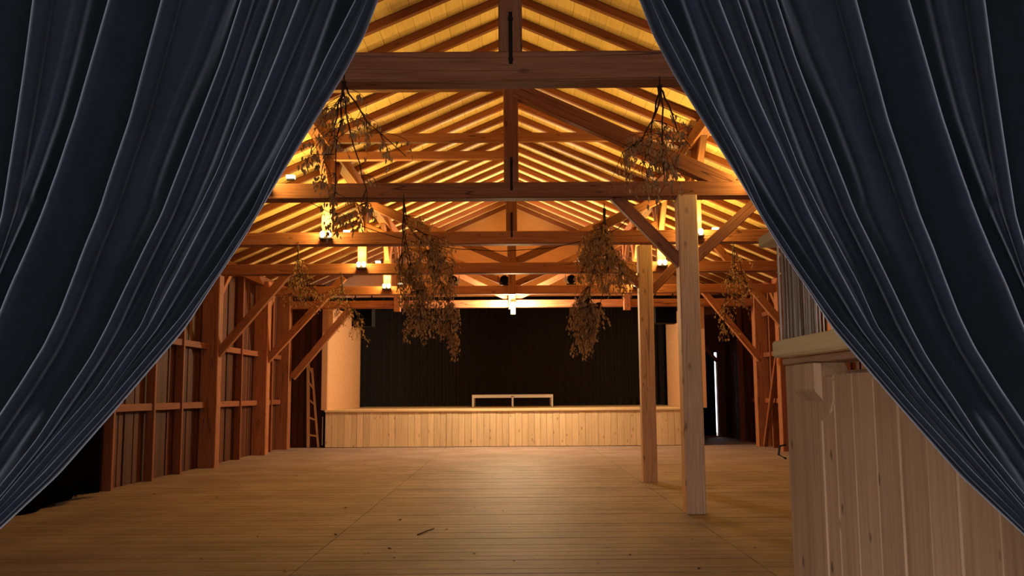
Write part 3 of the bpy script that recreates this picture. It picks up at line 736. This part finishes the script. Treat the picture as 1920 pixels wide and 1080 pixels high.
def curtain(mirror, label, hem):
    rows = []
    ys = [-900+70*i for i in range(12)] + [-60+i*16.5 for i in range(73)] + [1145+70*i for i in range(28)]
    for y in ys:
        yy = min(max(y, 0), 1080)
        xs = [interp(t, yy) for _, t in FOLDS]
        if y < 0:       # towards the rail the folds hang ever more upright
            k_ = 240*(1-math.exp(y/240))
            xs = [x+(x-interp(t, 30))/30*k_ for x, (_, t) in zip(xs, FOLDS)]
        if y > 1080:    # gathered by the tieback, then hanging down to the floor
            g_ = min(1, (y-1080)/260); g_ = g_*g_*(3-2*g_)
            fl = 1+max(0, (y-1400)/4000)
            xs = [x*(1-g_)+(-190-15*fl*i)*g_ for i, x in enumerate(xs)]
        for i in range(1, len(xs)):                 # lines never cross
            xs[i] = min(xs[i], xs[i-1]-2.5)
        ctrl = []
        w1 = xs[0]-xs[1]
        ctrl += [(xs[0]-3, .35), (xs[0], .22)]
        last_e = xs[0]; first = True; i = 1
        K = max(8., .10*(xs[0]-xs[-1]))
        ctrl = [(xs[0]-.25*w1, 1.0*.5), (xs[0], .35), (xs[0]-.3*w1, .12)]
        soft = None
        for kind, x in [(FOLDS[i][0], xs[i]) for i in range(1, len(xs))]:
            if kind == 's': soft = x; continue
            w = last_e-x; D = min(1.0, .25+w/110)
            seg = []
            if not first:
                seg.append((last_e+min(5, .10*w), D*.95))
                seg.append((last_e-.10*w, D*.75))
            if soft is not None:
                sx = min(max(soft, x+.2*w), last_e-.2*w)
                am = 1.0 if x < 330 - .42*y else min(1., max(.12, (560-y)/260))
                ln = lambda q: D*(.08+.67*max(0, min(1, (q-x)/w)))
                seg += [(q, am*D*d_+(1-am)*ln(q)) for q, d_ in ((sx+.14*w, .48), (sx+.03*w, .20), (sx-.12*w, .30))]
                if sx-.12*w > x+.30*w: seg.append((x+.26*w, D*.24))
            else:
                seg.append((x+.55*w, D*.42))
            seg += [(x+.16*w, D*.08), (x+.04*w, D*.06), (x, D*.24), (x+.02*w, D*.55)]
            ctrl += seg; last_e = x; soft = None; first = False
        rows.append((y, ctrl))
    n = len(rows[0][1])
    n = min(len(c) for _, c in rows)
    rows = [(y, c) for y, c in rows]
    SUB = 4; vs = []; cnt = None
    for y, c in rows:
        # resample ctrl with catmull-rom
        line = []
        for i in range(len(c)-1):
            p0, p1, p2, p3 = c[max(i-1, 0)], c[i], c[i+1], c[min(i+2, len(c)-1)]
            for s in range(SUB):
                t = s/SUB
                q = [.5*((2*p1[k])+(-p0[k]+p2[k])*t+(2*p0[k]-5*p1[k]+4*p2[k]-p3[k])*t*t+(-p0[k]+3*p1[k]-3*p2[k]+p3[k])*t**3) for k in (0, 1)]
                line.append(q)
        line.append(list(c[-1]))
        # constant number of samples per row
        if cnt is None: cnt = len(line)
        if len(line) != cnt:
            line = [line[round(i*(len(line)-1)/(cnt-1))] for i in range(cnt)]
        for x, d in line:
            px = x if not mirror else 1920-x-hem
            vs.append(at(px, y, YC+d*.055))
    fs = []
    for j in range(len(rows)-1):
        for i in range(cnt-1):
            a = j*cnt+i; fs.append((a, a+1, a+cnt+1, a+cnt))
    T = tag(empty('velvet_curtain', vs[0]), label, 'curtain', 'blue velvet curtains drawn apart in front')
    o = obj('cloth', vs, fs, M_VELVET, T, True)
    mx_ = (lambda x: x) if not mirror else (lambda x: 1920-x-hem)
    tp = at(mx_(0), -895, YC+.03).z; sg = 1 if mirror else -1
    m = MB(); m.tube([(sg*.12, YC+.03, tp), (sg*1.5, YC+.03, tp)], .014, .014, 10); m.build('rod', M_IRON, T, True)
    m = MB(); m.tube([(sg*1.5, YC+.03, 0), (sg*1.5, YC+.03, tp+.04)], .02, .02, 10); m.box(sg*1.5-.12, sg*1.5+.12, YC-.12, YC+.18, 0, .015); m.build('upright', M_IRON, T)
    ring = []
    for k in range(13):
        a = 2*math.pi*k/12; p_ = at(mx_(-292+118*math.cos(a)), 1345, YC+.03+.055*math.sin(a)); ring.append(p_)
    m = MB(); m.tube(ring, .008, .008, 6); m.build('tieback', M_VELVET, T, True)
    s = o.modifiers.new('thickness', 'SOLIDIFY'); s.thickness = .0025; s.offset = 1 if not mirror else -1
    o.modifiers.new('smooth', 'SUBSURF').levels = 1; o.modifiers['smooth'].render_levels = 1
curtain(False, 'dark blue velvet curtain swept aside along the left board wall side', 0)
curtain(True, 'dark blue velvet curtain swept aside in front of the bar counter', 12)
